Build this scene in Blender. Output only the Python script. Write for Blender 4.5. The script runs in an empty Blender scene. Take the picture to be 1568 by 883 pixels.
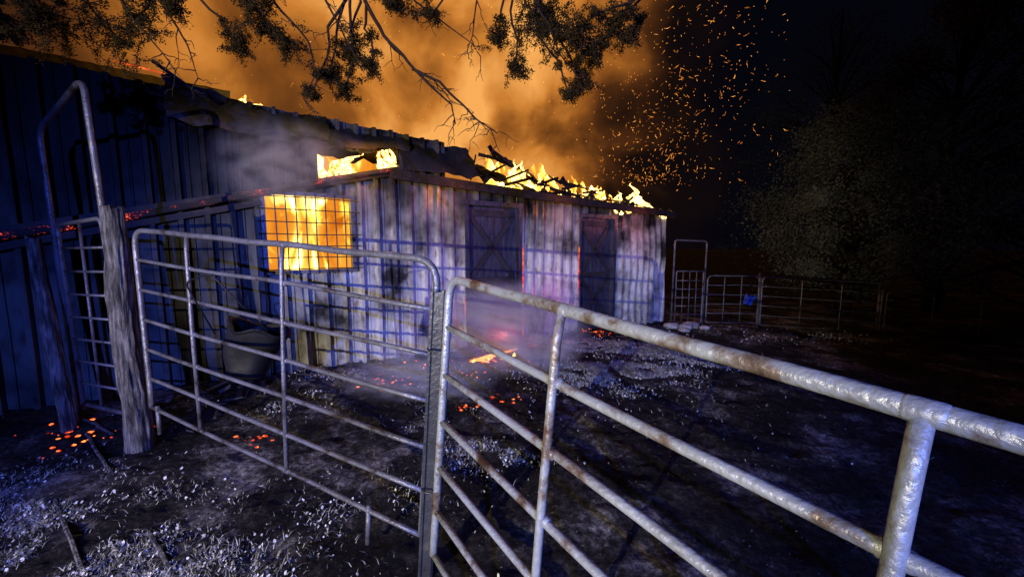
import bpy, math, random
from mathutils import Vector, noise
random.seed(7)
R=random.random
def U(a,b): return a+(b-a)*R()
scene=bpy.context.scene
scene.view_settings.view_transform='Standard'
scene.view_settings.look='None'
scene.view_settings.exposure=0

# ------------------------------------------------ materials
def newmat(name):
    m=bpy.data.materials.new(name); m.use_nodes=True
    nt=m.node_tree; nt.nodes.clear()
    out=nt.nodes.new('ShaderNodeOutputMaterial')
    return m,nt,out
def N(nt,t,**k):
    n=nt.nodes.new(t)
    for a,b in k.items(): setattr(n,a,b)
    return n
def ramp(nt,stops,fac=None):
    r=nt.nodes.new('ShaderNodeValToRGB'); e=r.color_ramp.elements
    while len(e)<len(stops): e.new(.5)
    for i,(p,c) in enumerate(stops):
        e[i].position=p; e[i].color=(c[0],c[1],c[2],1)
    if fac is not None: nt.links.new(fac,r.inputs[0])
    return r
def coords(nt,scale=(1,1,1),rot=(0,0,0)):
    tc=N(nt,'ShaderNodeTexCoord'); mp=N(nt,'ShaderNodeMapping')
    mp.inputs['Scale'].default_value=scale; mp.inputs['Rotation'].default_value=rot
    nt.links.new(tc.outputs['Object'],mp.inputs['Vector'])
    return mp.outputs['Vector']
def noisemat(name,stops,scale=5,stretch=(1,1,1),rough=.6,metal=0,bump=.3,bscale=40,detail=8,dist=0,spec=.4,rrange=None):
    m,nt,out=newmat(name); v=coords(nt,stretch)
    n=N(nt,'ShaderNodeTexNoise'); n.inputs['Scale'].default_value=scale; n.inputs['Detail'].default_value=detail
    n.inputs['Roughness'].default_value=.65; n.inputs['Distortion'].default_value=dist
    nt.links.new(v,n.inputs['Vector'])
    r=ramp(nt,stops,n.outputs['Fac'])
    p=N(nt,'ShaderNodeBsdfPrincipled'); p.inputs['Roughness'].default_value=rough; p.inputs['Metallic'].default_value=metal
    p.inputs['Specular IOR Level'].default_value=spec
    nt.links.new(r.outputs[0],p.inputs['Base Color'])
    if bump>0:
        n2=N(nt,'ShaderNodeTexNoise'); n2.inputs['Scale'].default_value=bscale; n2.inputs['Detail'].default_value=6
        nt.links.new(v,n2.inputs['Vector'])
        b=N(nt,'ShaderNodeBump'); b.inputs['Strength'].default_value=bump; b.inputs['Distance'].default_value=.02
        nt.links.new(n2.outputs['Fac'],b.inputs['Height']); nt.links.new(b.outputs[0],p.inputs['Normal'])
        if rrange:
            mr=N(nt,'ShaderNodeMapRange'); mr.inputs['From Min'].default_value=.3; mr.inputs['From Max'].default_value=.7
            mr.inputs['To Min'].default_value=rrange[0]; mr.inputs['To Max'].default_value=rrange[1]
            nt.links.new(n2.outputs['Fac'],mr.inputs[0]); nt.links.new(mr.outputs[0],p.inputs['Roughness'])
    nt.links.new(p.outputs[0],out.inputs[0])
    return m
def emimat(name,col,st):
    m,nt,out=newmat(name)
    e=N(nt,'ShaderNodeEmission'); e.inputs[0].default_value=(*col,1); e.inputs[1].default_value=st
    nt.links.new(e.outputs[0],out.inputs[0]); return m
def firemat(name,scale,st,stops,stretch=(1,1,.45),alpha=None,dist=1.2,off=0):
    m,nt,out=newmat(name); v=coords(nt,stretch)
    n=N(nt,'ShaderNodeTexNoise'); n.inputs['Scale'].default_value=scale; n.inputs['Detail'].default_value=5
    n.inputs['Distortion'].default_value=dist; nt.links.new(v,n.inputs['Vector'])
    r=ramp(nt,stops,n.outputs['Fac'])
    e=N(nt,'ShaderNodeEmission'); e.inputs[1].default_value=st
    nt.links.new(r.outputs[0],e.inputs[0])
    if alpha:
        a=ramp(nt,[(alpha[0],(0,0,0)),(alpha[1],(1,1,1))],n.outputs['Fac'])
        t=N(nt,'ShaderNodeBsdfTransparent'); mx=N(nt,'ShaderNodeMixShader')
        nt.links.new(a.outputs[0],mx.inputs[0]); nt.links.new(t.outputs[0],mx.inputs[1]); nt.links.new(e.outputs[0],mx.inputs[2])
        nt.links.new(mx.outputs[0],out.inputs[0])
    else: nt.links.new(e.outputs[0],out.inputs[0])
    return m
def MUL(nt,a,b):
    mx=N(nt,'ShaderNodeMix',data_type='RGBA',blend_type='MULTIPLY'); mx.inputs[0].default_value=1
    nt.links.new(a,mx.inputs[6]); nt.links.new(b,mx.inputs[7]); return mx.outputs[2]

def siding():
    m,nt,out=newmat('galvanised_siding')
    v=coords(nt,(1,1,1))
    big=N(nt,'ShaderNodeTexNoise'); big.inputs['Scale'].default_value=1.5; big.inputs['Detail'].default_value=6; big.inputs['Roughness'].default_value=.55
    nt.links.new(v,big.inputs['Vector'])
    v2=coords(nt,(3,3,1.2))
    st=N(nt,'ShaderNodeTexNoise'); st.inputs['Scale'].default_value=5; st.inputs['Detail'].default_value=7
    nt.links.new(v2,st.inputs['Vector'])
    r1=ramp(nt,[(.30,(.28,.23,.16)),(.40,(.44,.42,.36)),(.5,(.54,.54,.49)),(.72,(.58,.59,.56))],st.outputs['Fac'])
    r2=ramp(nt,[(.34,(.08,.075,.07)),(.44,(.60,.60,.60)),(.55,(1,1,1))],big.outputs['Fac'])  # blotches serve as soot and as dappled light painted into the colour
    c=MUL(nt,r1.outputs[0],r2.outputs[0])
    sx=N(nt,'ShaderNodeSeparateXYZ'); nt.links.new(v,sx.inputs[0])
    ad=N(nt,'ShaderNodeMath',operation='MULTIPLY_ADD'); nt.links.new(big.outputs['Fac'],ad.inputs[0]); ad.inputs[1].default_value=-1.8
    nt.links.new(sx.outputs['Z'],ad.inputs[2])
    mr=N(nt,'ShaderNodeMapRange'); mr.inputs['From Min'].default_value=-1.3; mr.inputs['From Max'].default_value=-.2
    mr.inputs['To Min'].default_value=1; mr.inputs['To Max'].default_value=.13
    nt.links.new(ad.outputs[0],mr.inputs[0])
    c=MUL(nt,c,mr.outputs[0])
    # left end: shade painted into the colour, darker towards the left
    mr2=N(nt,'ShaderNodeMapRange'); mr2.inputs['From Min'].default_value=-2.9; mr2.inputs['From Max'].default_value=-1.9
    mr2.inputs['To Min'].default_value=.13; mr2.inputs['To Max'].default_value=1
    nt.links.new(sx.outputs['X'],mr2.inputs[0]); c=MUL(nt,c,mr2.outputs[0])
    p=N(nt,'ShaderNodeBsdfPrincipled'); p.inputs['Metallic'].default_value=.25
    # rougher towards the left end
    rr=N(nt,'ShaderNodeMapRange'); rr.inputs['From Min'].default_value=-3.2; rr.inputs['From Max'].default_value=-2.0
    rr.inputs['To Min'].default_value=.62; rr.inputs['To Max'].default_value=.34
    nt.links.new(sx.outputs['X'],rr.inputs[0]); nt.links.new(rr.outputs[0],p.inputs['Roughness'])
    p.inputs['Specular IOR Level'].default_value=.15
    nt.links.new(c,p.inputs['Base Color'])
    nt.links.new(p.outputs[0],out.inputs[0]); return m
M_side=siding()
M_char=noisemat('charred_sheet',[(.3,(.008,.007,.007)),(.55,(.022,.018,.016)),(.75,(.08,.05,.03))],scale=3,rough=.6,metal=.1,bump=.35,bscale=10,spec=.2)
M_beam=noisemat('charred_timber',[(.3,(.008,.006,.006)),(.7,(.03,.023,.02))],scale=8,rough=.9,bump=.8,bscale=30,spec=.15)
M_door=noisemat('door_paint',[(.35,(.015,.015,.025)),(.6,(.045,.045,.065)),(.8,(.11,.11,.13))],scale=5,stretch=(3,3,.6),rough=.4,bump=.5,bscale=20)
M_doorbr=noisemat('door_brace',[(.35,(.010,.009,.011)),(.7,(.035,.033,.036))],scale=5,rough=.6)
M_pipeF=noisemat('galvanised_pipe_rusty',[(.36,(.04,.02,.009)),(.42,(.12,.09,.06)),(.48,(.22,.23,.21)),(.75,(.31,.33,.32))],scale=5,rough=.34,metal=.3,bump=.3,bscale=60,rrange=(.25,.55))
M_pipeA=noisemat('galvanised_pipe',[(.36,(.03,.022,.016)),(.45,(.09,.09,.095)),(.75,(.17,.17,.185))],scale=6,rough=.36,metal=.35,bump=.3,bscale=60,rrange=(.25,.6))
M_pipeD=noisemat('dark_painted_steel',[(.3,(.015,.015,.015)),(.6,(.035,.035,.035)),(.75,(.09,.07,.05))],scale=8,rough=.4,metal=.3,bump=.2,bscale=60)
M_wood=noisemat('weathered_bark',[(.38,(.008,.007,.006)),(.5,(.045,.042,.038)),(.66,(.15,.14,.13))],scale=8,stretch=(4,4,.6),rough=.9,bump=1,bscale=9)
M_tub=noisemat('black_rubber',[(.3,(.003,.003,.003)),(.7,(.009,.009,.010))],scale=6,rough=.55,bump=.3,bscale=12,spec=.2)
M_branch=noisemat('branch_bark',[(.3,(.010,.007,.005)),(.7,(.03,.02,.013))],scale=20,rough=.95,spec=.05,bump=0)
M_leaf=noisemat('cedar_foliage',[(.3,(.012,.009,.003)),(.6,(.030,.019,.005)),(.8,(.07,.040,.010))],scale=5,rough=.95,bump=0,spec=.05)
M_leafD=noisemat('tree_foliage',[(.3,(.03,.032,.03)),(.6,(.075,.08,.07)),(.8,(.13,.14,.12))],scale=1.2,rough=.9,bump=0,spec=.1)
M_grass=noisemat('dry_grass',[(.3,(.06,.06,.04)),(.5,(.20,.195,.155)),(.75,(.46,.45,.39))],scale=9,rough=.8,bump=0,spec=.15)
M_debris=noisemat('pale_debris',[(.3,(.12,.11,.1)),(.7,(.4,.39,.36))],scale=8,rough=.9,bump=.5)
M_blue=noisemat('blue_plastic',[(.3,(.02,.06,.35)),(.7,(.03,.12,.6))],scale=5,rough=.35,bump=.1)
M_fire=firemat('fire_wall',1.7,1.0,[(.30,(.60,.13,.004)),(.42,(.90,.28,.02)),(.54,(1.0,.42,.04)),(.62,(1.5,.85,.12)),(.70,(4,2.6,.7))],stretch=(1,1,.4),dist=1.4)
M_flame=firemat('flame_sheet',2.1,1.0,[(.52,(1.2,.45,.02)),(.59,(2.2,1.4,.14)),(.67,(5,3.8,1.3))],stretch=(1,1,.3),alpha=(.52,.60),dist=1.8)
M_roofire=firemat('roof_fire',4.0,1.0,[(.30,(.7,.10,.0)),(.45,(1.4,.40,.02)),(.55,(3,1.5,.2)),(.7,(6,4.5,1.6))],dist=1.4,alpha=(.40,.46))
M_tongue=firemat('flame_tongue',9,1.2,[(.34,(1.0,.18,.004)),(.46,(2.2,.7,.04)),(.58,(6,4,1.1))],alpha=(.40,.54),dist=2)
M_ember=firemat('ember_glow',14,1.2,[(.35,(.12,.004,.0)),(.5,(1.1,.07,.02)),(.65,(2.4,.6,.12))],stretch=(1,1,1))
M_spark=firemat('spark',1.3,1.0,[(.35,(.6,.13,.01)),(.5,(1.4,.40,.04)),(.62,(2.4,1.0,.2))],stretch=(9,9,9))
M_red=firemat('jamb_glow',5,1.0,[(.35,(.25,.01,.004)),(.5,(1.0,.08,.03)),(.62,(1.6,.4,.06))],stretch=(1,1,1))
def emberbeam():
    m,nt,out=newmat('smouldering_beam'); v=coords(nt,(1,1,1))
    n=N(nt,'ShaderNodeTexNoise'); n.inputs['Scale'].default_value=60; n.inputs['Detail'].default_value=4; nt.links.new(v,n.inputs['Vector'])
    n2=N(nt,'ShaderNodeTexNoise'); n2.inputs['Scale'].default_value=4; nt.links.new(v,n2.inputs['Vector'])
    ad=N(nt,'ShaderNodeMath',operation='MULTIPLY'); nt.links.new(n.outputs['Fac'],ad.inputs[0]); nt.links.new(n2.outputs['Fac'],ad.inputs[1])
    r=ramp(nt,[(.31,(0,0,0)),(.37,(.8,.05,.02)),(.44,(1.4,.25,.05))],ad.outputs[0])
    p=N(nt,'ShaderNodeBsdfPrincipled'); p.inputs['Base Color'].default_value=(.012,.010,.010,1); p.inputs['Roughness'].default_value=.85
    nt.links.new(r.outputs[0],p.inputs['Emission Color']); p.inputs['Emission Strength'].default_value=1
    nt.links.new(p.outputs[0],out.inputs[0]); return m
M_eb=emberbeam()

# ------------------------------------------------ mesh helpers
def mk(name,vs,fs,mat,parent=None,smooth=False):
    me=bpy.data.meshes.new(name); me.from_pydata([tuple(v) for v in vs],[],fs); me.update()
    if smooth:
        me.polygons.foreach_set('use_smooth',[True]*len(me.polygons))
    me.materials.append(mat)
    o=bpy.data.objects.new(name,me); scene.collection.objects.link(o)
    if parent: o.parent=parent
    return o
def empty(name):
    o=bpy.data.objects.new(name,None); o.empty_display_size=.2; scene.collection.objects.link(o); return o
def tube_into(vs,fs,pts,rad,seg=8,cap=True):
    pts=[Vector(p) for p in pts]; n=len(pts)
    if not hasattr(rad,'__len__'): rad=[rad]*n
    b=len(vs); prev=None
    for i,p in enumerate(pts):
        t=(pts[min(i+1,n-1)]-pts[max(i-1,0)]).normalized()
        if prev is None:
            a=Vector((0,0,1)) if abs(t.z)<.9 else Vector((1,0,0))
            u=t.cross(a).normalized()
        else: u=(prev-t*prev.dot(t)).normalized()
        prev=u; w=t.cross(u)
        for k in range(seg):
            an=2*math.pi*k/seg
            vs.append(p+(u*math.cos(an)+w*math.sin(an))*rad[i])
    for i in range(n-1):
        for k in range(seg):
            k2=(k+1)%seg
            fs.append((b+i*seg+k,b+i*seg+k2,b+(i+1)*seg+k2,b+(i+1)*seg+k))
    if cap:
        fs.append(tuple(b+k for k in range(seg))[::-1]); fs.append(tuple(b+(n-1)*seg+k for k in range(seg)))
def tube(name,pts,rad,mat,parent=None,seg=12):
    vs=[];fs=[];tube_into(vs,fs,pts,rad,seg); return mk(name,vs,fs,mat,parent,True)
def box_into(vs,fs,c0,ax,ay,az):
    b=len(vs); c0=Vector(c0);ax=Vector(ax);ay=Vector(ay);az=Vector(az)
    for i in (0,1):
        for j in (0,1):
            for k in (0,1): vs.append(c0+ax*i+ay*j+az*k)
    for f in ((0,1,3,2),(4,6,7,5),(0,4,5,1),(2,3,7,6),(0,2,6,4),(1,5,7,3)): fs.append(tuple(b+q for q in f))
def fillet(pts,r,n=6):
    out=[Vector(pts[0])]
    for i in range(1,len(pts)-1):
        p=Vector(pts[i]);a=(Vector(pts[i-1])-p);b=(Vector(pts[i+1])-p)
        ra=min(r,a.length*.45,b.length*.45); A=p+a.normalized()*ra;B=p+b.normalized()*ra
        for k in range(n+1):
            t=k/n; out.append(A*(1-t)**2+p*2*t*(1-t)+B*t*t)
    out.append(Vector(pts[-1])); return out

def ground_z(x,y):
    cx=max(-9,min(16,x)); cy=max(-5,min(30,y))
    z=-1.55-.035*cx-.005*cy
    z+=.05*noise.noise(Vector((x*.5,y*.5,0)))
    near=max(0,1-math.hypot(x,y)/30)
    z+=near*(.035*noise.noise(Vector((x*1.9,y*1.9,3)))+.026*noise.noise(Vector((x*6,y*6,7)))+.024*noise.noise(Vector((x*15,y*15,2))))
    return z

# ------------------------------------------------ ground
def axis(a,b,step,far):
    c=[];v=a
    while v<b: c.append(v); v+=step
    c.append(b); lo=[];s=step;v=a
    while v>-far: s*=1.35; v-=s; lo.append(v)
    hi=[];s=step;v=b
    while v<far: s*=1.35; v+=s; hi.append(v)
    return lo[::-1]+c+hi
xs=axis(-6,8,.04,250); ys=axis(-1,11,.04,250)
vs=[];fs=[]
for y in ys:
    for x in xs: vs.append((x,y,ground_z(x,y)))
nx=len(xs)
for j in range(len(ys)-1):
    for i in range(nx-1): a=j*nx+i; fs.append((a,a+1,a+nx+1,a+nx))
def groundmat():
    m,nt,out=newmat('soil_and_ash'); v=coords(nt)
    n=N(nt,'ShaderNodeTexNoise'); n.inputs['Scale'].default_value=1.3; n.inputs['Detail'].default_value=10; n.inputs['Roughness'].default_value=.7
    nt.links.new(v,n.inputs['Vector'])
    f=N(nt,'ShaderNodeTexNoise'); f.inputs['Scale'].default_value=24; f.inputs['Detail'].default_value=8; f.inputs['Roughness'].default_value=.8
    nt.links.new(v,f.inputs['Vector'])
    r=ramp(nt,[(.42,(.010,.008,.007)),(.52,(.038,.033,.029)),(.58,(.14,.127,.115)),(.70,(.34,.32,.30))],n.outputs['Fac'])
    r2=ramp(nt,[(.38,(.10,.10,.10)),(.50,(.7,.7,.7)),(.60,(2.0,1.95,1.85)),(.75,(2.8,2.7,2.6))],f.outputs['Fac'])
    c=MUL(nt,r.outputs[0],r2.outputs[0])
    p=N(nt,'ShaderNodeBsdfPrincipled'); p.inputs['Roughness'].default_value=.9; p.inputs['Specular IOR Level'].default_value=.12
    nt.links.new(c,p.inputs['Base Color'])
    b=N(nt,'ShaderNodeBump'); b.inputs['Strength'].default_value=1; b.inputs['Distance'].default_value=.07
    nt.links.new(f.outputs['Fac'],b.inputs['Height']); nt.links.new(b.outputs[0],p.inputs['Normal'])
    nt.links.new(p.outputs[0],out.inputs[0]); return m
mk('ground',vs,fs,groundmat(),None,True)

# ------------------------------------------------ barn
def W(s,off,z): return Vector((-2.85+.806*s-.592*off, 4.33+.592*s+.806*off, z))
def topz(s):
    if s<2.35: return 1.56-.06*(s+1.6)/2+.008*math.sin(s*9)
    return .955-.035*(s-2.35)
barn=empty('barn')
openings=[(.14,1.03,-.28,.57),(2.69,3.62,-1.9,.60),(5.07,6.0,-1.9,.52)]
def beamz(s): return .11+(s+1.75)*.258
def openz(s):
    r=[]
    for a,b,c,d in openings:
        if a<s<b: r.append((c,d))
    if .69<s<1.66: r.append((beamz(s)-.05, 1.12+.1*(s-.69)+.03*math.sin(s*9)))
    return r
prof=[(0,0),(.030,.0),(.044,.065),(.082,.065),(.096,0),(.142,0),(.148,.014),(.160,.014),(.166,0)]
P=.215
def wall_cols(s0,s1,breaks):
    cs=[]
    k=math.floor(s0/P)
    while k*P<s1:
        for a,d in prof:
            s=k*P+a
            if s0<=s<=s1: cs.append((s,d))
        k+=1
    def dep(s):
        q=s-math.floor(s/P)*P; d=0
        pr=prof+[(P,0)]
        for i in range(len(pr)-1):
            if pr[i][0]<=q<=pr[i+1][0]:
                t=(q-pr[i][0])/(pr[i+1][0]-pr[i][0]); d=pr[i][1]*(1-t)+pr[i+1][1]*t
        return d
    for b in [s0,s1]+breaks:
        if s0<=b<=s1: cs.append((b,dep(b)))
    return sorted(set(cs))
vs=[];fs=[]
cols=wall_cols(-4.2,7.8,[.14,1.03,2.69,3.62,5.07,6.0,.69,1.66,2.35])
def warp(s,z): return .04*noise.noise(Vector((s*.9,z*1.1,0)))+.014*noise.noise(Vector((s*3,z*2.5,5)))
for i in range(len(cols)-1):
    (s0,d0),(s1,d1)=cols[i],cols[i+1]
    if s1-s0<1e-4: continue
    sm=(s0+s1)/2; iv=[(-1.95,topz(sm))]
    for c,d in openz(sm):
        nv=[]
        for a,b in iv:
            if d<=a or c>=b: nv.append((a,b)); continue
            if c>a: nv.append((a,c))
            if d<b: nv.append((d,b))
        iv=nv
    for a,b in iv:
        nseg=max(1,int((b-a)/.2)); 
        base=len(vs)
        for k in range(nseg+1):
            z=a+(b-a)*k/nseg
            vs.append(W(s0,-d0+warp(s0,z),z)); vs.append(W(s1,-d1+warp(s1,z),z))
        for k in range(nseg):
            q=base+2*k; fs.append((q,q+1,q+3,q+2))
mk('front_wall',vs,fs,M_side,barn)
def plainwall(name,p0,p1,zt):
    vs=[];fs=[];L=(Vector(p1)-Vector(p0)); n=int(L.length/.225*2); nrm=Vector((L.y,-L.x,0)).normalized()
    for i in range(n+1):
        p=Vector(p0)+L*i/n+nrm*(.03*(i%2)); vs+= [(p.x,p.y,-2.0),(p.x,p.y,zt)]
    for i in range(n): fs.append((2*i,2*i+2,2*i+3,2*i+1))
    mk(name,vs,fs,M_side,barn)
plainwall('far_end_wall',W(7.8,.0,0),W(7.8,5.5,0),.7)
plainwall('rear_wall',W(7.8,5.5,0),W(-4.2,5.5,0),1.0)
plainwall('near_end_wall',W(-4.2,5.5,0),W(-4.2,.0,0),1.4)
def sheet(name,s0,s1,o0,z00,z01,o1,z10,z11,mat,crump=.04,seed=0,nv=14,rag=.0,rib=.022,sag=0,curl=0):
    vs=[];fs=[]; n=max(6,int((s1-s0)/.05)); m=nv
    for j in range(m+1):
        t=j/m
        for i in range(n+1):
            a=i/n; s=s0+(s1-s0)*a
            za=z00+(z01-z00)*a; zb=z10+(z11-z10)*a
            o=o0+(o1-o0)*t - curl*math.sin(math.pi*t)*(.6+.4*math.sin(a*5+seed)); z=za+(zb-za)*t - sag*math.sin(math.pi*a)*t
            z+=rib*(1 if i%4==0 else 0)
            z+=crump*noise.noise(Vector((s*1.8,o*2.5+seed,seed)))*1.4+crump*.3*noise.noise(Vector((s*6,o*7,seed+4)))
            o+=crump*noise.noise(Vector((s*2,z*2,seed+9)))
            if rag and j in (0,m): z+=rag*noise.noise(Vector((s*6,seed,t)))
            if rag and i in (0,n): s+=rag*noise.noise(Vector((t*6,seed,a)))
            vs.append(W(s,o,z))
    for j in range(m):
        for i in range(n):
            a=j*(n+1)+i; fs.append((a,a+1,a+n+2,a+n+1))
    return mk(name,vs,fs,mat,barn,rib==0)
sheet('roof_main',-4.3,-.1,-.06,1.65,1.575,5.5,1.75,1.6,M_char,.01,1,14,0,.006)
sheet('roof_main_middle',-.1,2.3,.1,1.48,1.38,5.5,1.6,1.5,M_char,.04,2,14,0,.004)
sheet('curled_sheet_1',-.62,.80,-.12,1.20,1.10,-.0,1.64,1.49,M_char,.035,3,14,.04,0,.06,.12)
sheet('curled_sheet_2',.70,1.76,-.20,1.17,1.20,-.02,1.50,1.42,M_char,.03,5,14,.05,0,.08,.10)
sheet('curled_sheet_3',1.64,2.76,-.26,.96,.97,.12,1.44,1.45,M_char,.03,7,14,.04,0,.0,.12)
sheet('roof_panel_1',2.65,3.60,-.16,.96,.92,1.0,1.60,1.42,M_char,.07,11,14,.14,.012)
sheet('roof_panel_2',3.62,4.5,-.16,.92,.89,.12,.97,.88,M_char,.06,13,8,.10,.012,.04)
sheet('roof_panel_3',4.45,5.25,-.16,.89,.86,.8,1.26,1.06,M_char,.07,17,12,.14,.012)
sheet('roof_panel_4',5.2,6.6,-.16,.86,.81,.2,.93,.84,M_char,.06,19,8,.12,.012,.05)
sheet('roof_panel_5',6.35,7.9,-.16,.82,.77,.5,.98,.80,M_char,.05,23,8,.10,.012)
sheet('fallen_panel_1',3.3,4.3,.10,1.36,1.12,.45,1.62,1.30,M_char,.08,29,6,.16,.0)
sheet('fallen_panel_2',4.6,5.7,.10,1.12,.94,.45,1.34,1.12,M_char,.08,31,6,.16,.0)
sheet('fallen_panel_3',5.9,6.7,.10,.92,.84,.45,1.12,1.00,M_char,.07,37,6,.14,.0)
vs=[];fs=[]
def beam_between(a,b,w,h):
    a=Vector(a);b=Vector(b);t=b-a; side=t.cross(Vector((0,0,1))).normalized()*w; up=side.cross(t).normalized()*h
    box_into(vs,fs,a-side/2-up/2,t,side,up)
beam_between(W(1.5,-.2,.90),W(4.3,-.2,.79),.05,.12)
beam_between(W(4.25,-.19,.80),W(7.95,-.2,.68),.05,.12)
for k in range(22):
    s=U(2.6,7.0); beam_between(W(s,U(-.1,.1),U(.95,1.1)-.05*(s-3)),W(s+U(.2,.9),U(.1,.5),U(1.1,1.45)-.1*(s-3)),U(.015,.03),U(.02,.05))
beam_between(W(3.3,.2,1.50),W(4.3,.4,1.16),.03,.05)
beam_between(W(3.1,.3,1.44),W(3.75,.3,1.40),.03,.05)
beam_between(W(-.68,-.12,1.70),W(-.28,-.2,1.40),.03,.03)
mk('eave_and_rafters',vs,fs,M_beam,barn)
vs=[];fs=[];pts=[]
for k in range(60):
    s=-4.2+5.95*k/59; pts.append(W(s,-.12+.02*noise.noise(Vector((s*3,0,0))),beamz(s)+.03*math.sin(s*1.4)-.02+.012*noise.noise(Vector((s*8,1,0)))))
tube_into(vs,fs,pts,[.030+.012*noise.noise(Vector((k*.7,0,2))) for k in range(60)],8)
mk('smouldering_beam',vs,fs,M_eb,barn)
vs=[];fs=[]
beam_between(W(-4.2,-.09,beamz(-4.2)+.0),W(1.7,-.09,beamz(1.7)-.02),.02,.09)
beam_between(W(-4.2,-.08,beamz(-4.2)-.12),W(.1,-.08,beamz(.1)-.12),.02,.06)
mk('beam_flashing',vs,fs,M_char,barn)
vs=[];fs=[]
for z in (-.32,.57): box_into(vs,fs,W(.09,-.08,z),W(1.08,-.08,z)-W(.09,-.08,z),W(0,.1,0)-W(0,0,0),(0,0,.04))
for s in (.09,1.03): box_into(vs,fs,W(s,-.077,-.32),W(s+.045,0,0)-W(s,0,0),W(0,.1,0)-W(0,0,0),(0,0,.93))
mk('window_frame',vs,fs,M_pipeA,barn)
vs=[];fs=[]
for k in range(1,9):
    s=.12+.93*k/9; tube_into(vs,fs,[W(s,-.095,-.33),W(s+.006*math.sin(k),-.105,.1),W(s,-.095,.60)],.0065,6)
for k in range(0,7):
    z=-.27+.135*k; tube_into(vs,fs,[W(.05,-.102,z),W(.6,-.115,z+.008*math.cos(k)),W(1.12,-.102,z)],.0065,6)
mk('window_wire_mesh',vs,fs,M_pipeD,barn)
def door(s0,s1,zt,i):
    e=empty('door_%d'%i); e.parent=barn
    vs=[];fs=[];n=7;w=(s1-s0)/n
    for k in range(n): box_into(vs,fs,W(s0+k*w,.03,-1.62-.02*i),W(w-.006,0,0)-W(0,0,0),W(0,.03,0)-W(0,0,0),(0,0,zt+1.64+.02*i))
    box_into(vs,fs,W(s0-.05,.075,-1.9),W(s1-s0+.1,0,0)-W(0,0,0),W(0,.02,0)-W(0,0,0),(0,0,zt+2.0))
    mk('planks',vs,fs,M_door,e)
    vs=[];fs=[]
    def br(sa,za,sb,zb,w=.09):
        a=W(sa,.0,za);b=W(sb,.0,zb);t=b-a;o=W(0,1,0)-W(0,0,0);u=t.cross(o).normalized()*w
        box_into(vs,fs,a-u/2,t,u,o*.028)
    zb=-1.55
    for z in (zb+.06,-.55,zt-.1): br(s0+.04,z,s1-.04,z,.1)
    br(s0+.06,-.5,s1-.06,zt-.14,.075); br(s0+.06,zt-.14,s1-.06,-.5,.074)
    br(s0+.06,-.62,s1-.06,zb+.1,.075); br(s0+.06,zb+.1,s1-.06,-.62,.074)
    mk('braces',vs,fs,M_doorbr,e)
    vs=[];fs=[]
    for s in (s0-.06,s1): box_into(vs,fs,W(s,-.08,-1.85),W(.06,0,0)-W(0,0,0),W(0,.12,0)-W(0,0,0),(0,0,zt+1.9))
    box_into(vs,fs,W(s0-.08,-.085,zt+.002),W(s1-s0+.16,0,0)-W(0,0,0),W(0,.12,0)-W(0,0,0),(0,0,.07))
    mk('frame',vs,fs,M_door,e)
door(2.69,3.62,.60,1); door(5.07,6.0,.52,2)
vs=[];fs=[]
for s,z0,n,sd in [(3.695,-.95,15,3),(3.70,-1.55,7,4),(5.0,-.9,14,8),(2.60,-1.1,6,12)]:
    pts=[W(s,-.09,z0+.07*k) for k in range(n)]
    tube_into(vs,fs,pts,[.001]+[max(.002,.016*noise.noise(Vector((k*.9,sd,0)))+.008) for k in range(n-2)]+[.001],6)
mk('burning_jamb',vs,fs,M_red,barn)
vs=[];fs=[]
tube_into(vs,fs,[W(-.95+.05*k,-.05,1.655-.004*k) for k in range(8)],[.002,.006,.005,.009,.008,.005,.006,.002],6)
mk('burning_roof_edge',vs,fs,M_red,barn)

# ------------------------------------------------ fire
fire=empty('fire')
def fsheet(name,s0,s1,o,z0,z1,mat,amp=.15,n=24,rag=.25,z1b=None):
    vs=[];fs=[]
    if z1b is None: z1b=z1
    for j in range(n+1):
        for i in range(n+1):
            s=s0+(s1-s0)*i/n; zt=z1+(z1b-z1)*i/n; z=z0+(zt-z0)*j/n
            vs.append(W(s,o+amp*noise.noise(Vector((s*2,z*2,o))),z+ (j/n)*rag*(noise.noise(Vector((s*4,o,1)))+.6*noise.noise(Vector((s*11,o,4))))))
    for j in range(n):
        for i in range(n): a=j*(n+1)+i; fs.append((a,a+1,a+n+2,a+n+1))
    mk(name,vs,fs,mat,fire)
fsheet('blaze_behind_window',-1.2,2.6,1.5,-1.5,1.35,M_fire)
fsheet('blaze_layer_1',-.2,2.2,.85,-1.4,1.15,M_flame)
fsheet('blaze_layer_2',-.1,2.0,.4,-1.4,1.05,M_flame)
fsheet('blaze_roof_1',3.62,4.5,.22,.6,1.24,M_roofire,.08,50,.14,1.10)
fsheet('blaze_roof_2',5.1,6.5,.22,.55,1.04,M_roofire,.08,70,.14,.92)
fsheet('blaze_roof_3',3.5,7.2,.75,.55,1.56,M_roofire,.1,90,.30,1.02)
def tongue(c,h,r,seed):
    vs=[];fs=[];n=14;m=18
    for j in range(m+1):
        t=j/m; rr=r*(math.sin(math.pi*min(1,(t*.8+.2)))**.8)*(1-t)**.9
        sh=Vector((noise.noise(Vector((t*2.8,seed,0))),noise.noise(Vector((t*2.8,seed,5))),0))*r*2.8*t
        for k in range(n):
            a=2*math.pi*k/n; q=rr*(1+.7*noise.noise(Vector((math.cos(a)*1.3,math.sin(a)*1.3+seed,t*3))))
            vs.append(Vector(c)+sh+Vector((math.cos(a)*q,math.sin(a)*q,h*t)))
    for j in range(m):
        for k in range(n): fs.append((j*n+k,j*n+(k+1)%n,(j+1)*n+(k+1)%n,(j+1)*n+k))
    mk('flame',vs,fs,M_tongue,fire,True)
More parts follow.
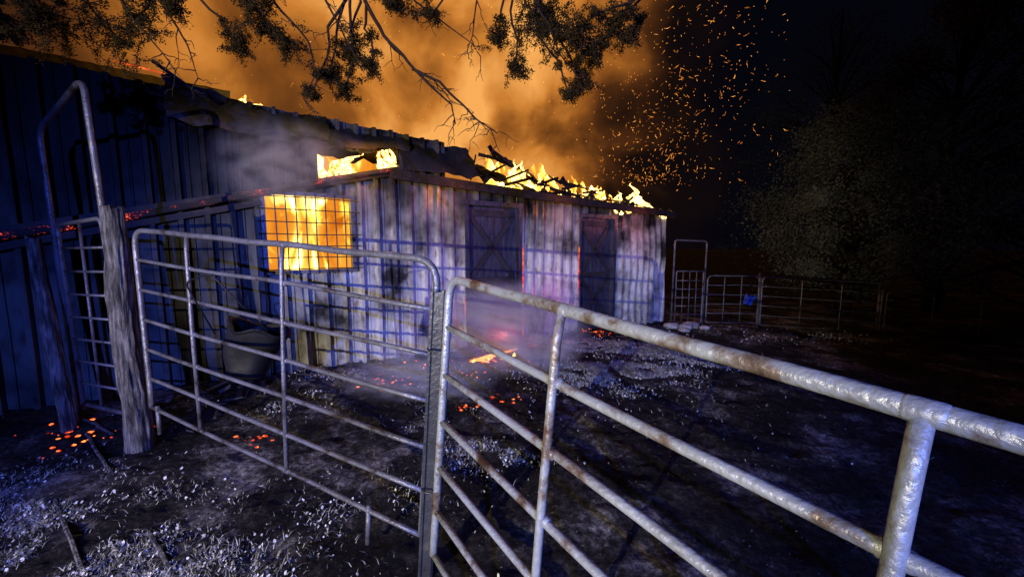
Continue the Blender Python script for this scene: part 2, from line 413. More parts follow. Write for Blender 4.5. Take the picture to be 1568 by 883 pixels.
tl=[(7.15,.3,.78,.60,.20),(7.32,.3,.8,.40,.16),(7.0,.35,.8,.32,.13),(7.5,.25,.78,.2,.1),(1.5,.1,1.0,.42,.10),(1.62,.12,1.0,.46,.09),(1.1,.3,.8,.44,.2),(.8,.3,.75,.44,.15),(2.05,.3,1.36,.16,.07),(2.3,.3,1.36,.12,.06),(.0,.3,1.5,.20,.10),(.18,.3,1.5,.14,.07),(7.75,-.02,.6,.12,.06),(6.3,-.16,.64,.1,.05),(5.9,-.18,.62,.1,.05),(6.05,-.18,.60,.09,.04),(7.5,-.14,.60,.1,.05)]
for k in range(12):
    s=3.6+1.0*R(); tl.append((s,U(.15,.55),1.0-.075*(s-3.6)+U(-.08,.06),U(.12,.46),U(.05,.12)))
for k in range(14):
    s=5.1+1.5*R(); tl.append((s,U(.15,.5),.92-.06*(s-5.2)+U(-.08,.06),U(.10,.34),U(.04,.11)))
for s,o,z,h,r in tl: tongue(W(s,o,z),h,r,R()*50)
for x,y,h,r in [(-.3,5.14,.09,.04),(-.12,5.24,.08,.04),(.03,5.33,.06,.03),(-.5,5.02,.06,.03)]:
    tongue((x,y,ground_z(x,y)+.03),h,r,R()*50)

vs=[];fs=[]
def chip(x,y,sz,h=None):
    z=ground_z(x,y)+sz*.15; b=len(vs); n=6
    for k in range(n):
        a=2*math.pi*k/n+R()*.6; q=sz*U(.5,1.1); vs.append((x+math.cos(a)*q,y+math.sin(a)*q*.8,z+U(0,.3)*sz))
    vs.append((x,y,z+sz*.5)); vs.append((x,y,z-sz*.3))
    for k in range(n): fs.append((b+k,b+(k+1)%n,b+n)); fs.append((b+(k+1)%n,b+k,b+n+1))
emb=[(-2.0,2.95,.2,12),(-3.55,2.95,.25,16),(-3.2,2.75,.3,12),(-1.35,4.2,.3,28),(-.45,3.6,.15,12),(-.5,4.6,.2,14),(.7,6.6,.5,60),(1.6,7.3,.4,50),(-.25,5.3,.3,30),(-2.9,3.0,.1,4),(-1.0,4.9,.4,26),(.2,6.2,.4,40),(-.15,3.9,.25,12)]
for x,y,sp,n in emb:
    for k in range(n): chip(x+random.gauss(0,sp*.5),y+random.gauss(0,sp*.35),U(.006,.026))
mk('embers',vs,fs,M_ember)
vs=[];fs=[]
g=ground_z(-.3,5.4)
tube_into(vs,fs,[(-.55,5.0,g+.05),(-.35,5.12,g+.07),(-.1,5.25,g+.10),(.08,5.35,g+.13)],[.010,.026,.018,.006],8)
tube_into(vs,fs,[(-.55,5.15,g+.03),(-.4,5.05,g+.05),(-.3,5.0,g+.04)],[.01,.02,.01],8)
mk('burning_timber',vs,fs,emimat('burning_wood',(1,.25,.05),4))

# sparks
vs=[];fs=[]
def spark(p,L,w,d):
    b=len(vs); d=d.normalized(); u=d.cross(Vector((.3,1,.1))).normalized()*w; v2=d.cross(u).normalized()*w
    bend=Vector((U(-1,1),0,U(-1,1)))*L*.16
    for t,q in [(0,.3),(.5,1),(1,.2)]:
        c=p+d*L*t+bend*math.sin(math.pi*t)
        vs.extend([c+u*q,c+v2*q,c-u*q,c-v2*q])
    for i in range(2):
        for k in range(4): fs.append((b+i*4+k,b+i*4+(k+1)%4,b+i*4+4+(k+1)%4,b+i*4+4+k))
for k in range(1250):
    y=U(8,11)
    q=R()
    if q<.28: cx=random.gauss(.36,.06); cz=abs(random.gauss(0,.14))+.15
    elif q<.64: cx=random.gauss(.42,.14); cz=random.gauss(.42,.15)
    else: cx=U(-.9,.6); cz=U(.16,.6)
    if cz<.10 or cx>.68: continue
    d=Vector((U(-.4,1),U(-.3,.3),U(-.5,1)))
    spark(Vector((cx*y,y,cz*y)),U(.012,.045)+(U(.03,.10) if R()<.22 else 0),U(.0020,.0048)*y/9,d)
mk('sparks',vs,fs,M_spark)

# ------------------------------------------------ gates
def gate(name,T0,T1,B0,B1,zs,ups,rm,rb,mat,corner=.14,legs=(),seg=14):
    g=empty(name); T0,T1,B0,B1=map(Vector,(T0,T1,B0,B1))
    def pt(a,h): return (T0*(1-a)+T1*a)*(1-h)+(B0*(1-a)+B1*a)*h
    vs=[];fs=[]
    loop=fillet([B0,T0,T1,B1],corner,8)
    dense=[]
    for i in range(len(loop)-1):
        L=(loop[i+1]-loop[i]).length; n=max(1,int(L/.12))
        for k in range(n): dense.append(loop[i].lerp(loop[i+1],k/n))
    dense.append(loop[-1])
    dense=[p+Vector((0,0,.006*noise.noise(p*3))) for p in dense]
    tube_into(vs,fs,dense,rm,seg)
    mk('outer_frame',vs,fs,mat,g,True)
    vs=[];fs=[]
    for j,h in enumerate(zs):
        pts=[]
        for k in range(13):
            a=k/12; p=pt(a,h); p=p+Vector((.008*noise.noise(Vector((a*3,j,0))),0,.014*noise.noise(Vector((a*2.5,j*3,4))))); pts.append(p)
        tube_into(vs,fs,pts,rb,seg)
    mk('rails',vs,fs,mat,g,True)
    vs=[];fs=[]
    n=(T1-T0).cross(B0-T0).normalized()
    if n.y>0: n=-n
    for a in ups:
        o=n*(rb*.9)
        tube_into(vs,fs,[pt(a,-.0)+o*.3,pt(a,.08)+o,pt(a,.5)+o,pt(a,1)+o*.3],rb*1.0,seg)
        for h in [0]+list(zs):
            p=pt(a,h); d=(T1-T0).normalized()*rb*1.3
            tube_into(vs,fs,[p-d*1.3,p-d,p+d,p+d*1.3],[rb*.98,rb*1.16,rb*1.16,rb*.98] if h>0 else [rm*.98,rm*1.05,rm*1.05,rm*.98],seg)
    mk('uprights',vs,fs,mat,g,True)
    if legs:
        vs=[];fs=[]
        for a in legs: tube_into(vs,fs,[pt(a,.98),pt(a,1.14)],rb*1.1,8)
        mk('legs',vs,fs,mat,g,True)
    return g
z7=[i/6 for i in range(1,7)]
gate('pipe_gate',(-.262,1.655,-.135),(1.60,-.98,-.33),(-.36,1.65,-1.40),(1.5,-.98,-1.55),z7,[.217,.437,.68],.0175,.0135,M_pipeF,.10,seg=18)
gate('pipe_gate',(-2.62,2.74,.112),(-.325,1.74,-.065),(-2.54,2.66,-1.13),(-.43,1.72,-1.36),z7,[.25,.60],.017,.012,M_pipeA,.13,(.03,.86))
vs=[];fs=[]
cp=empty('gate_post')
box_into(vs,fs,(-.345,1.69,-.20),(.055,0,0),(0,.06,0),(-.10,0,-1.55)); mk('channel',vs,fs,M_pipeD,cp)
vs=[];fs=[]
box_into(vs,fs,(-.352,1.68,-.19),(.012,0,0),(0,.012,0),(-.10,0,-1.5));box_into(vs,fs,(-.305,1.68,-.19),(.012,0,0),(0,.012,0),(-.10,0,-1.5)); mk('flanges',vs,fs,M_pipeD,cp)
vs=[];fs=[]
for z in (-.45,-1.1):
    pts=[Vector((-.30-.065*(-z)+.045*math.cos(a*math.pi/6),1.70+.055*math.sin(a*math.pi/6),z)) for a in range(13)]
    tube_into(vs,fs,pts,.004,6)
mk('hinge_straps',vs,fs,M_pipeD,cp,True)
def wpost(name,x0,y0,x1,y1,zt,r,sd):
    vs=[];fs=[];n=56;m=80;zb=ground_z(x0,y0)-.15
    for j in range(m+1):
        t=j/m;z=zb+(zt-zb)*t; cx=x0+(x1-x0)*t+.025*noise.noise(Vector((t*3,sd,0)));cy=y0+(y1-y0)*t
        for k in range(n):
            a=2*math.pi*k/n
            q=r*(1.15-.25*t)*(1+.20*noise.noise(Vector((math.cos(a)*1.2,math.sin(a)*1.2,z*1.5+sd)))+.22*noise.noise(Vector((math.cos(a)*4,math.sin(a)*4,z*2+sd)))+.16*noise.noise(Vector((math.cos(a)*10,math.sin(a)*10,z*7))))
            vs.append((cx+math.cos(a)*q,cy+math.sin(a)*q,z+(.04*noise.noise(Vector((math.cos(a)*2,math.sin(a)*2,sd))) if j==m else 0)))
    for j in range(m):
        for k in range(n): fs.append((j*n+k,j*n+(k+1)%n,(j+1)*n+(k+1)%n,(j+1)*n+k))
    b=len(vs); vs.append((x1,y1,zt-.01))
    for k in range(n): fs.append((m*n+k,m*n+(k+1)%n,b))
    mk(name,vs,fs,M_wood,None,True)
wpost('wooden_post',-2.74,2.74,-2.80,2.78,.27,.068,1)
wpost('wooden_post',-3.52,2.98,-3.66,3.02,.06,.045,5)
bf=empty('bow_gate')
gz=lambda x,y: ground_z(x,y)
pts=fillet([(-3.60,3.14,gz(-3.6,3.14)-.05),(-3.70,3.18,.90),(-2.98,2.86,1.16),(-2.86,2.84,gz(-2.86,2.84))],.12,8)
tube('bow',pts,.019,M_pipeA,bf)
tube('inner_frame',fillet([(-3.50,3.08,-1.28),(-3.56,3.10,.16),(-2.98,2.88,.20),(-2.90,2.87,-1.28),(-3.50,3.08,-1.28)],.06,5),.016,M_pipeA,bf)
vs=[];fs=[]
for k in range(1,8):
    h=-1.28+k*.18; tube_into(vs,fs,[(-3.52,3.085,h),(-2.93,2.872,h+.01)],.010,8)
for a in (.45,): tube_into(vs,fs,[(-3.53+a*.6,3.085-.2*a,-1.28),(-3.55+a*.6,3.095-.2*a,.18)],.010,8)
mk('bars',vs,fs,M_pipeA,bf,True)
def fargate(x0,y0,x1,y1,zt0,zt1,h,nm='livestock_panel'):
    gate(nm,(x0,y0,zt0),(x1,y1,zt1),(x0,y0,zt0-h),(x1,y1,zt1-h),[i/5 for i in range(1,6)],[.33,.66],.018,.011,M_pipeA,.12,seg=8)
fargate(4.36,8.7,5.45,8.6,-.66,-.66,1.05)
fargate(5.52,8.6,8.1,8.5,-.67,-.82,1.08)
fargate(8.2,8.5,10.9,8.1,-.98,-1.22,.95)
fargate(11.0,8.1,13.5,7.6,-1.2,-1.4,.95)
tg=empty('bow_gate')
tube('bow',fillet([(3.60,8.75,-1.8),(3.62,8.75,.13),(4.33,8.75,.10),(4.30,8.75,-1.8)],.07,6),.02,M_pipeA,tg)
tube('inner_frame',fillet([(3.66,8.7,-1.72),(3.66,8.7,-.56),(4.26,8.7,-.56),(4.26,8.7,-1.72),(3.66,8.7,-1.72)],.04,4),.016,M_pipeA,tg)
vs=[];fs=[]
for k in range(1,6): tube_into(vs,fs,[(3.66,8.7,-1.72+k*.19),(4.26,8.7,-1.72+k*.19)],.01,8)
for k in range(1,4): tube_into(vs,fs,[(3.66+.15*k,8.7,-1.72),(3.66+.15*k,8.7,-.56)],.01,8)
mk('bars',vs,fs,M_pipeA,tg,True)
for x in (5.48,8.15):
    tube('fence_post',[(x,8.62,-2.0),(x,8.62,-.60 if x<6 else -.8)],.03,M_pipeA)

def tub(name,c,r,h,tilt,mat,n=36,m=14,hang=.85):
    vs=[];fs=[]
    rows=[(r*.72,0)]
    for j in range(1,m+1): t=j/m; rows.append((r*(.72+.28*t),h*t))
    inner=[(r*1.07,h*.965),(r*1.07,h+.008),(r*.94,h*.985)]+[(r*(.68+.24*(1-j/6)),h*(.97-.9*j/6)) for j in range(1,7)]
    allr=rows+inner
    ct,st=math.cos(tilt),math.sin(tilt)
    for (q,z) in allr:
        for k in range(n):
            a=2*math.pi*k/n; d=1+.22*noise.noise(Vector((math.cos(a)*1.3,math.sin(a)*1.3,z*4)))
            x=math.cos(a)*q*d*1.05;y=math.sin(a)*q*.85*d; zz=z+.10*noise.noise(Vector((math.cos(a),math.sin(a),3)))*z/h
            vs.append((c[0]+x*ct+zz*st,c[1]+y,c[2]-x*st+zz*ct))
    L=len(allr)
    for j in range(L-1):
        for k in range(n): fs.append((j*n+k,j*n+(k+1)%n,(j+1)*n+(k+1)%n,(j+1)*n+k))
    fs.append(tuple(range(n))[::-1]); fs.append(tuple((L-1)*n+k for k in range(n)))
    return mk(name,vs,fs,mat,None,True)
tb=tub('feed_tub',(-1.74,2.50,-.82),.17,.32,.35,M_tub)
tube('strap',fillet([(-1.90,2.46,-.56),(-1.98,2.36,-.22),(-1.80,2.33,-.16),(-1.50,2.36,-.52)],.05),.005,M_tub,tb)
tub('bucket',(5.15,8.5,-1.28),.11,.20,.4,M_blue)

def lump(name,x,y,r,sq=.6):
    vs=[];fs=[];n=16;m=9
    for j in range(m+1):
        p=math.pi*j/m
        for k in range(n):
            a=2*math.pi*k/n; d=Vector((math.sin(p)*math.cos(a),math.sin(p)*math.sin(a),math.cos(p)))
            q=r*(1+.35*noise.noise(d*1.5+Vector((x*5,y*5,0))))
            vs.append((x+d.x*q*1.3,y+d.y*q,ground_z(x,y)+r*.35+d.z*q*sq))
    for j in range(m):
        for k in range(n): fs.append((j*n+k,(j+1)*n+k,(j+1)*n+(k+1)%n,j*n+(k+1)%n))
    mk(name,vs,fs,M_debris,None,True)
for x,y,r in [(3.35,8.1,.12),(3.6,8.0,.11),(3.8,8.2,.14),(3.5,7.85,.09),(4.0,8.0,.09)]: lump('debris_lump',x,y,r)  # pale rounded lumps stand for white bags and debris

vs=[];fs=[]
for k in range(260):
    s=U(-.6,7.5); o=-abs(random.gauss(0,.55))-.06; p=W(s,o,0); z=ground_z(p.x,p.y)+U(0,.04)
    a=U(0,6.28); L=U(.04,.22); w=U(.01,.06)
    box_into(vs,fs,(p.x,p.y,z),(math.cos(a)*L,math.sin(a)*L,U(-.05,.05)),(-math.sin(a)*w,math.cos(a)*w,U(-.02,.02)),(0,0,.01))
mk('burnt_debris',vs,fs,M_doorbr)
vs=[];fs=[]
for x0,y0,x1,y1 in [(-2.75,2.2,-1.55,1.35),(-3.3,2.9,-2.6,2.4),(-3.7,3.2,-3.1,2.9),(-1.9,1.9,-.9,1.15)]:
    pts=[]
    for k in range(12):
        t=k/11;x=x0+(x1-x0)*t;y=y0+(y1-y0)*t; pts.append((x,y,ground_z(x,y)+.008))
    tube_into(vs,fs,pts,.010,6)
mk('fallen_rail',vs,fs,M_wood)

# ------------------------------------------------ grass (short, dry, trampled; ashy flakes among it)
vs=[];fs=[]; av=[];af=[]
patches=[(-2.4,1.75,.45,.3,8200),(-1.55,1.55,.35,.2,5600),(-3.0,2.1,.4,.22,3600),(-1.1,1.30,.22,.14,6000),(-.6,1.4,.15,.12,700),(-.15,2.75,.25,.12,2400),(-.9,2.1,.3,.2,700),(1.35,4.9,.50,.22,14000),(2.3,6.1,.55,.22,13000),(1.2,6.2,.55,.22,11000),(.9,4.2,.30,.15,2600),(2.9,5.6,.45,.2,4600),(-1.5,4.6,.8,.2,4400),(-2.2,3.6,.35,.2,900),(-.6,3.3,.3,.2,500),(5.5,7.6,1.5,.5,900),(0,3.8,1.8,.8,900),(-2.2,1.6,.9,.6,2000),(1.9,4.0,.8,.5,200)]
for cx,cy,sx,sy,n in patches:
    for k in range(n):
        x=random.gauss(cx,sx*.8); y=random.gauss(cy,sy*.9)
        if y<.3: continue
        if noise.noise(Vector((x*3.4,y*3.4,cx)))<.02+U(-.12,.12): continue
        z=ground_z(x,y); far=min(1,max(0,(y-3)/2)); h=U(.006,.030)*(1+.8*far); a=U(0,6.28); lean=U(.5,2.2)*h; w=U(.0006,.0018)*(1+y*.3); b=len(vs)
        dx,dy=math.cos(a),math.sin(a); a2=U(0,6.28); px,py=math.cos(a2)*w,math.sin(a2)*w
        vs+= [(x-px,y-py,z-.005),(x+px,y+py,z-.005),(x+dx*lean*.5+px*.8,y+dy*lean*.5+py*.8,z+h*.7),(x+dx*lean*.5-px*.8,y+dy*lean*.5-py*.8,z+h*.7),(x+dx*lean*1.3,y+dy*lean*1.3,z+h*.8)]
        fs+= [(b,b+1,b+2,b+3),(b+3,b+2,b+4)]
        if R()<.14+.30*far:
            b=len(av); q=U(.0015,.0050)*(1+y*.3); t0=U(0,6); zz=z+U(.002,.010)+q*.5; tx=U(-.8,.8); ty=U(-.2,1.2)
            for m_ in range(5):
                c_=math.cos(t0+m_*1.25)*q*U(.6,1.4); s_=math.sin(t0+m_*1.25)*q*U(.5,1.2); av.append((x+c_,y+s_,zz+c_*tx+s_*ty))
            af.append((b,b+1,b+2,b+3,b+4))
mk('grass',vs,fs,M_grass)
M_ash=noisemat('ash_flakes',[(.3,(.16,.16,.155)),(.6,(.52,.52,.50))],scale=30,rough=1,bump=0,spec=.05)
mk('ash',av,af,M_ash)
vs=[];fs=[]
for k in range(6000):
    x=U(-4.2,4); y=.9+abs(random.gauss(0,2.4)); 
    if noise.noise(Vector((x*1.5,y*1.5,4)))<-.05: continue
    chip(x,y,U(.002,.007)*(1+.15*y))
M_clod=noisemat('clods',[(.3,(.015,.013,.011)),(.55,(.05,.045,.04)),(.72,(.18,.17,.155))],scale=9,rough=.9,bump=0)
mk('gravel',vs,fs,M_clod)

# ------------------------------------------------ overhanging cedar
cedar=empty('cedar_tree')
bv=[];bf_=[];lv=[];lf=[]
trunk=[(-4.6,-.9,-1.6),(-4.55,-.85,-.5),(-4.5,-.8,.8),(-4.35,-.6,2.0),(-4.3,-.5,3.4),(-4.3,-.5,5)]
tube_into(bv,bf_,trunk,[.2,.16,.14,.12,.09,.03],14)
L1=[Vector(p) for p in [(-4.35,-.6,1.9),(-3.7,.9,2.15),(-2.9,2.2,1.95),(-2.0,2.7,1.85),(-1.0,2.75,1.85),(0,2.7,1.85),(.9,2.65,1.72)]]
tube_into(bv,bf_,L1,[.09,.075,.06,.05,.04,.03,.015],10)
def leaf(p,sz):
    b=len(lv); d=Vector((U(-1,1),U(-1,1),U(-1,.7))).normalized()*sz; u=d.cross(Vector((U(-1,1),U(-1,1),U(-1,1)))).normalized()*sz*.3
    lv.extend([p,p+d*.5+u,p+d,p+d*.5-u]); lf.append((b,b+1,b+2,b+3))
def sprig(p,d,L):
    pts=[p];q=Vector(p);dd=d.normalized()
    for k in range(5):
        dd=(dd+Vector((U(-.3,.3),U(-.3,.3),U(-.35,.2)))).normalized(); q=q+dd*L/5; pts.append(q)
    tube_into(bv,bf_,pts,[.003,.0027,.0024,.002,.0015,.001],3,False)
    for i in range(1,6):
        for k in range(20):
            c=pts[i-1].lerp(pts[i],R())+Vector((random.gauss(0,.011),random.gauss(0,.011),random.gauss(0,.011))); leaf(c,U(.006,.018))
def twig(a,b,r0,r1,n=8,wob=.03,seed=0):
    a=Vector(a);b=Vector(b);pts=[]
    for k in range(n+1):
        t=k/n; p=a.lerp(b,t); w=wob*math.sin(math.pi*t)
        p+=Vector((noise.noise(Vector((t*3,seed,0))),noise.noise(Vector((t*3,seed,5))),noise.noise(Vector((t*3,seed,9)))))*w*3
        pts.append(p)
    tube_into(bv,bf_,pts,[r0+(r1-r0)*k/n for k in range(n+1)],6)
    return pts
cl=[(-2.95,1.43,.25),(-2.63,1.37,.2),(-2.38,1.43,.16),(-2.79,1.28,.12),(-3.12,1.33,.1),(-2.1,1.47,.1),(-1.81,1.33,.12),(-1.57,1.43,.18),(-1.40,1.28,.16),(-1.24,1.14,.12),(-1.08,1.30,.15),(-.91,1.16,.11),(-1.32,1.0,.08),(-1.10,1.02,.08),(-.67,1.46,.14),(-.47,1.38,.07),(.19,1.39,.22),(.39,1.28,.21),(.64,1.35,.18),(.45,1.08,.14),(.02,1.18,.10),(-.1,1.36,.09),(.78,1.39,.08),(.37,.98,.06),(.3,1.45,.2),(.5,1.22,.12)]
for i,(X,Z,r) in enumerate(cl):
    c=Vector((X,2.6+U(-.15,.2),Z))
    near=min(L1,key=lambda p:(p-c-Vector((U(-.3,.3),0,0))).length)
    pts=twig(near,c,.012,.005,8,.04,i*3.1)
    ns=int(13+r*180)
    for k in range(ns):
        st=pts[random.choice([-1,-1,-2,-3])] if R()<.55 else c+Vector((U(-1,1),U(-1,1),U(-1,1)))*r*.6
        sprig(st,Vector((U(-1,1),U(-.8,.8),U(-.9,.5))),r*U(.4,.8))
def bough(pl,r0,y=2.6,tw=6):
    pts=[]
    for i in range(len(pl)-1):
        a=Vector((pl[i][0],y,pl[i][1]));b=Vector((pl[i+1][0],y,pl[i+1][1]))
        for k in range(4): 
            p=a.lerp(b,k/4); pts.append(p+Vector((.012*noise.noise(p*9),.05*noise.noise(p*3),.012*noise.noise(p*8+Vector((5,0,0))))))
    pts.append(Vector((pl[-1][0],y,pl[-1][1])))
    n=len(pts); tube_into(bv,bf_,pts,[r0*(1-.8*k/(n-1)) for k in range(n)],7)
    for k in range(tw):
        p=pts[random.randrange(n//4,n)]; d=Vector((U(-.7,1),U(-.4,.4),U(-1,.1))).normalized()*U(.06,.22)
        twig(p,p+d,.0035,.0012,5,.012,R()*40)
        q=p+d*.6; d2=Vector((U(-1,1),U(-.4,.4),U(-1,.2))).normalized()*U(.04,.1); twig(q,q+d2,.0022,.001,4,.006,R()*40)
bough([(-1.0,1.85),(-.91,1.51),(-.81,1.315),(-.65,1.14),(-.49,.98),(-.38,.89),(-.36,.77)],.015,2.6,8)
bough([(-.62,1.10),(-.45,1.02),(-.33,.90),(-.22,.80),(-.14,.74),(-.08,.60)],.010,2.6,10)
bough([(-.8,1.3),(-.62,1.12),(-.5,1.05),(-.40,.93),(-.25,.86)],.007,2.65,6)
bough([(-1.6,1.85),(-1.485,1.51),(-1.28,1.28),(-1.24,1.08),(-1.32,.925)],.010,2.6,8)
bough([(-1.2,1.85),(-1.15,1.5),(-1.02,1.25),(-.93,1.08)],.010,2.6,8)
bough([(-2.3,1.9),(-2.15,1.45),(-2.03,1.25),(-1.98,1.05)],.010,2.6,12)
bough([(-2.6,1.9),(-2.35,1.4),(-2.2,1.2),(-2.12,1.1)],.008,2.6,8)
bough([(-.1,1.85),(-.22,1.5),(-.25,1.3),(-.28,1.2)],.007,2.6,6)
bough([(-.7,1.85),(-.6,1.5),(-.45,1.4),(-.25,1.25),(-.2,1.18)],.007,2.6,8)
bough([(.1,1.85),(.15,1.5),(.3,1.2),(.42,1.05)],.010,2.6,6)
mk('branches',bv,bf_,M_branch,cedar,True)
mk('foliage',lv,lf,M_leaf,cedar)

# ------------------------------------------------ dark trees behind
def tree(name,x,y,h,r,n,zb0=1.0,clumps=70,sd=0):
    e=empty(name); gz_=ground_z(x,y)
    bv=[];bf=[];lv=[];lf=[]
    tp=[Vector((x+.25*noise.noise(Vector((t*2,sd,0))),y,gz_-.2+h*t)) for t in [k/9 for k in range(10)]]
    tube_into(bv,bf,tp,[.22*(1-.9*k/9)*h/8 for k in range(10)],10)
    cs=[]
    for k in range(clumps):
        t=U(.06,1)**.9; a=U(0,6.28); rad=r*(math.sin(math.pi*min(1,.3+t*.68))**.7)*U(.35,1.15)*(1+.25*noise.noise(Vector((a,t*4,sd))))
        c=Vector((x+math.cos(a)*rad,y+math.sin(a)*rad,gz_+h*t*.97+zb0*(1-t)*.6))
        cs.append(c); k2=min(9,int(t*8)); tube_into(bv,bf,[tp[k2],tp[k2].lerp(c,.5)+Vector((0,0,.15)),c],[.05,.03,.01],5)
    per=n//clumps
    for c in cs:
        R0=r*U(.12,.30)
        for k in range(per):
            d=Vector((random.gauss(0,1),random.gauss(0,1),random.gauss(0,.7)))*R0*.55
            p=c+d; b=len(lv); s=U(.02,.055)
            u=Vector((U(-1,1),U(-1,1),U(-1,1))).normalized()*s; v=u.cross(Vector((U(-1,1),U(-1,1),U(-1,1)))).normalized()*s*.5
            lv.extend([p-u,p+v,p+u,p-v]); lf.append((b,b+1,b+2,b+3))
    mk('limbs',bv,bf,M_branch,e,True); mk('foliage',lv,lf,M_leafD,e)
tree('juniper_tree',9.4,11.0,5.8,2.3,75000,sd=1,clumps=120)
tree('juniper_tree',13.5,12.5,9.5,3.6,50000,sd=2,clumps=110)
tree('juniper_tree',18.0,13.0,8.5,3.4,14000,sd=3)
tree('juniper_tree',15.0,19.0,13,4.5,18000,sd=5)

# ------------------------------------------------ smoke near the ground and at the roof
def smoke(name,c,size,dens,col=(.8,.8,.85),scale=2.2,sd=0):
    m,nt,out=newmat(name+'_volume')
    tc=N(nt,'ShaderNodeTexCoord')
    ln=N(nt,'ShaderNodeVectorMath',operation='LENGTH'); nt.links.new(tc.outputs['Object'],ln.inputs[0])
    n=N(nt,'ShaderNodeTexNoise'); n.inputs['Scale'].default_value=scale; n.inputs['Detail'].default_value=4; n.inputs['Distortion'].default_value=1.2
    mp=N(nt,'ShaderNodeMapping'); mp.inputs['Location'].default_value=(sd,sd,0); nt.links.new(tc.outputs['Object'],mp.inputs[0]); nt.links.new(mp.outputs[0],n.inputs['Vector'])
    mr=N(nt,'ShaderNodeMapRange'); mr.inputs['From Min'].default_value=1.0; mr.inputs['From Max'].default_value=.2; nt.links.new(ln.outputs['Value'],mr.inputs[0])
    m2=N(nt,'ShaderNodeMapRange'); m2.inputs['From Min'].default_value=.40; m2.inputs['From Max'].default_value=.62; nt.links.new(n.outputs['Fac'],m2.inputs[0])
    a=N(nt,'ShaderNodeMath',operation='MULTIPLY'); nt.links.new(mr.outputs[0],a.inputs[0]); nt.links.new(m2.outputs[0],a.inputs[1])
    b=N(nt,'ShaderNodeMath',operation='MULTIPLY'); nt.links.new(a.outputs[0],b.inputs[0]); b.inputs[1].default_value=dens
    vs_=N(nt,'ShaderNodeVolumeScatter'); vs_.inputs['Color'].default_value=(*col,1); nt.links.new(b.outputs[0],vs_.inputs['Density'])
    nt.links.new(vs_.outputs[0],out.inputs['Volume'])
    vs=[];fs=[];n_=20;k_=12
    for j in range(k_+1):
        p=math.pi*j/k_
        for k in range(n_):
            q=2*math.pi*k/n_; vs.append((math.sin(p)*math.cos(q),math.sin(p)*math.sin(q),math.cos(p)))
    for j in range(k_):
        for k in range(n_): fs.append((j*n_+k,(j+1)*n_+k,(j+1)*n_+(k+1)%n_,j*n_+(k+1)%n_))
    o=mk(name,vs,fs,m); o.location=c; o.scale=size; return o
smoke('smoke',(-.05,4.9,-1.1),(1.1,.6,.7),6,sd=2,scale=1.8)
smoke('smoke',(-1.0,4.0,-1.35),(.9,.4,.4),4,sd=5,scale=1.8)
smoke('smoke',W(.25,-.40,.85),(.85,.3,.5),3,sd=9)

# ------------------------------------------------ world: night with fire-lit smoke
w=bpy.data.worlds.new('World'); scene.world=w; w.use_nodes=True; nt=w.node_tree; nt.nodes.clear()
out=nt.nodes.new('ShaderNodeOutputWorld'); bg=nt.nodes.new('ShaderNodeBackground'); nt.links.new(bg.outputs[0],out.inputs[0])
tc=nt.nodes.new('ShaderNodeTexCoord'); D=tc.outputs['Generated']
def nz(scale,detail,dist,rough=.55):
    n=nt.nodes.new('ShaderNodeTexNoise'); n.inputs['Scale'].default_value=scale; n.inputs['Detail'].default_value=detail
    n.inputs['Distortion'].default_value=dist; n.inputs['Roughness'].default_value=rough; nt.links.new(D,n.inputs['Vector']); return n.outputs['Fac']
def mth(op,a,b=None,c=None):
    n=nt.nodes.new('ShaderNodeMath'); n.operation=op
    for i,x in enumerate((a,b,c)):
        if x is None: continue
        if isinstance(x,(int,float)): n.inputs[i].default_value=x
        else: nt.links.new(x,n.inputs[i])
    return n.outputs[0]
def dotc(v):
    n=nt.nodes.new('ShaderNodeVectorMath'); n.operation='DOT_PRODUCT'; v=Vector(v).normalized()
    nt.links.new(D,n.inputs[0]); n.inputs[1].default_value=v; return n.outputs['Value']
def mrange(x,a,b):
    g=nt.nodes.new('ShaderNodeMapRange'); g.interpolation_type='SMOOTHSTEP'
    g.inputs['From Min'].default_value=a; g.inputs['From Max'].default_value=b; nt.links.new(x,g.inputs[0]); return g.outputs[0]
n1=nz(2.6,4,.2,.45); n2=nz(5.0,5,.25,.5)
d1=mth('ARCCOSINE',dotc((-.42,1,.36)))
ang=mth('ADD',d1,mth('MULTIPLY',mth('SUBTRACT',n1,.5),-.5))
ang=mth('ADD',ang,mth('MULTIPLY',mth('SUBTRACT',n2,.5),-.25))
g1=mrange(ang,.92,.20)
d2=mth('ARCCOSINE',dotc((-.14,1,.30)))
g2=mrange(mth('ADD',d2,mth('MULTIPLY',mth('SUBTRACT',n2,.5),-.6)),.52,.0)
tot=mth('ADD',mth('MULTIPLY',g1,.54),mth('MULTIPLY',g2,.44))
tot=mth('MULTIPLY',tot,mth('ADD',mth('MULTIPLY',mrange(n2,.28,.72),.62),.62))
r=ramp(nt,[(0,(.0012,.0013,.0035)),(.10,(.008,.004,.003)),(.28,(.07,.022,.006)),(.5,(.27,.085,.013)),(.72,(.60,.21,.032)),(1,(.95,.42,.10))],tot)
nt.links.new(r.outputs[0],bg.inputs[0]); bg.inputs[1].default_value=1

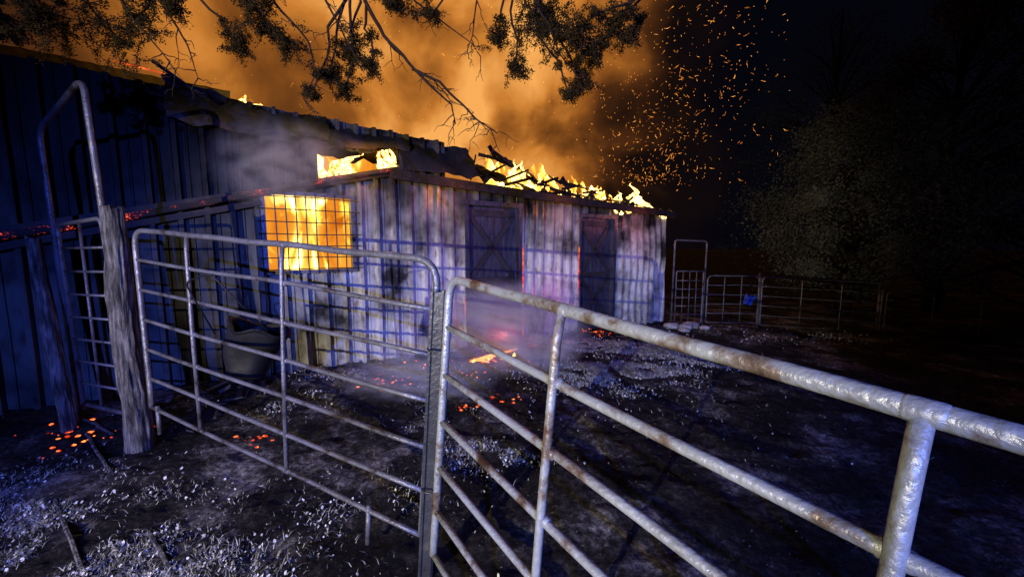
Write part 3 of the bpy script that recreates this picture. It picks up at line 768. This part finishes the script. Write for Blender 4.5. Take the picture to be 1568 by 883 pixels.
# ------------------------------------------------ lights
def lamp(name,kind,loc,col,e,size=.1,target=None,cone=60,blend=.5):
    l=bpy.data.lights.new(name,kind); l.color=col; l.energy=e
    l.shadow_soft_size=size
    o=bpy.data.objects.new(name,l); o.location=loc; scene.collection.objects.link(o)
    if target is not None: o.rotation_euler=(Vector(target)-Vector(loc)).to_track_quat('-Z','Y').to_euler()
    if kind=='SPOT': l.spot_size=math.radians(cone); l.spot_blend=blend
    return o
lamp('emergency_beacon_blue','SPOT',(1.6,-7.5,1.9),(.06,.13,1),7000,.04,(-.3,4.5,-1.9),52,.7)
lamp('emergency_beacon_violet','SPOT',(-7.0,-2.5,1.6),(.22,.24,1),1500,.05,(-1.9,2.0,-1.7),42,.7)
lamp('emergency_headlight','SPOT',(-3.0,-3.5,.1),(1,.88,.66),2700,.015,(.5,6.2,.0),50,.5)
lamp('emergency_spotlight','SPOT',(-.8,-10,.6),(.62,.78,1),2200,.04,(1.3,4.5,-1.6),22,.7)
lamp('tree_fill_light','SPOT',(3.0,-9,2.0),(.75,.8,1),600,.1,(10.5,11.5,1.2),18,1)  # added unseen spot that brightens the trees on the right
lamp('fire_glow_corner','POINT',W(8.4,.9,.2),(1,.42,.1),30,.3)
lamp('fire_glow_ground','POINT',(-.1,5.2,-1.2),(1,.14,.12),6,.1)
lamp('fire_glow_door','POINT',W(4.3,-.45,-.9),(1,.12,.40),5,.15)
lamp('fire_glow_eave','POINT',W(6.6,-.45,.5),(1,.22,.16),12,.1)
lamp('fire_glow_eave','POINT',W(2.4,-.5,.75),(1,.32,.08),10,.1)
lamp('fire_glow_eave','POINT',W(4.4,-.5,.65),(1,.30,.08),11,.1)
lamp('fire_glow_hole','POINT',W(1.15,-.35,1.0),(1,.42,.1),14,.1)

cam=bpy.data.cameras.new('camera'); co=bpy.data.objects.new('camera',cam); scene.collection.objects.link(co)
co.location=(0,0,0); co.rotation_euler=(math.radians(90-6.2),0,0)
cam.sensor_width=36; cam.lens=36*600/1568; cam.clip_start=.05; cam.clip_end=1000
scene.camera=co
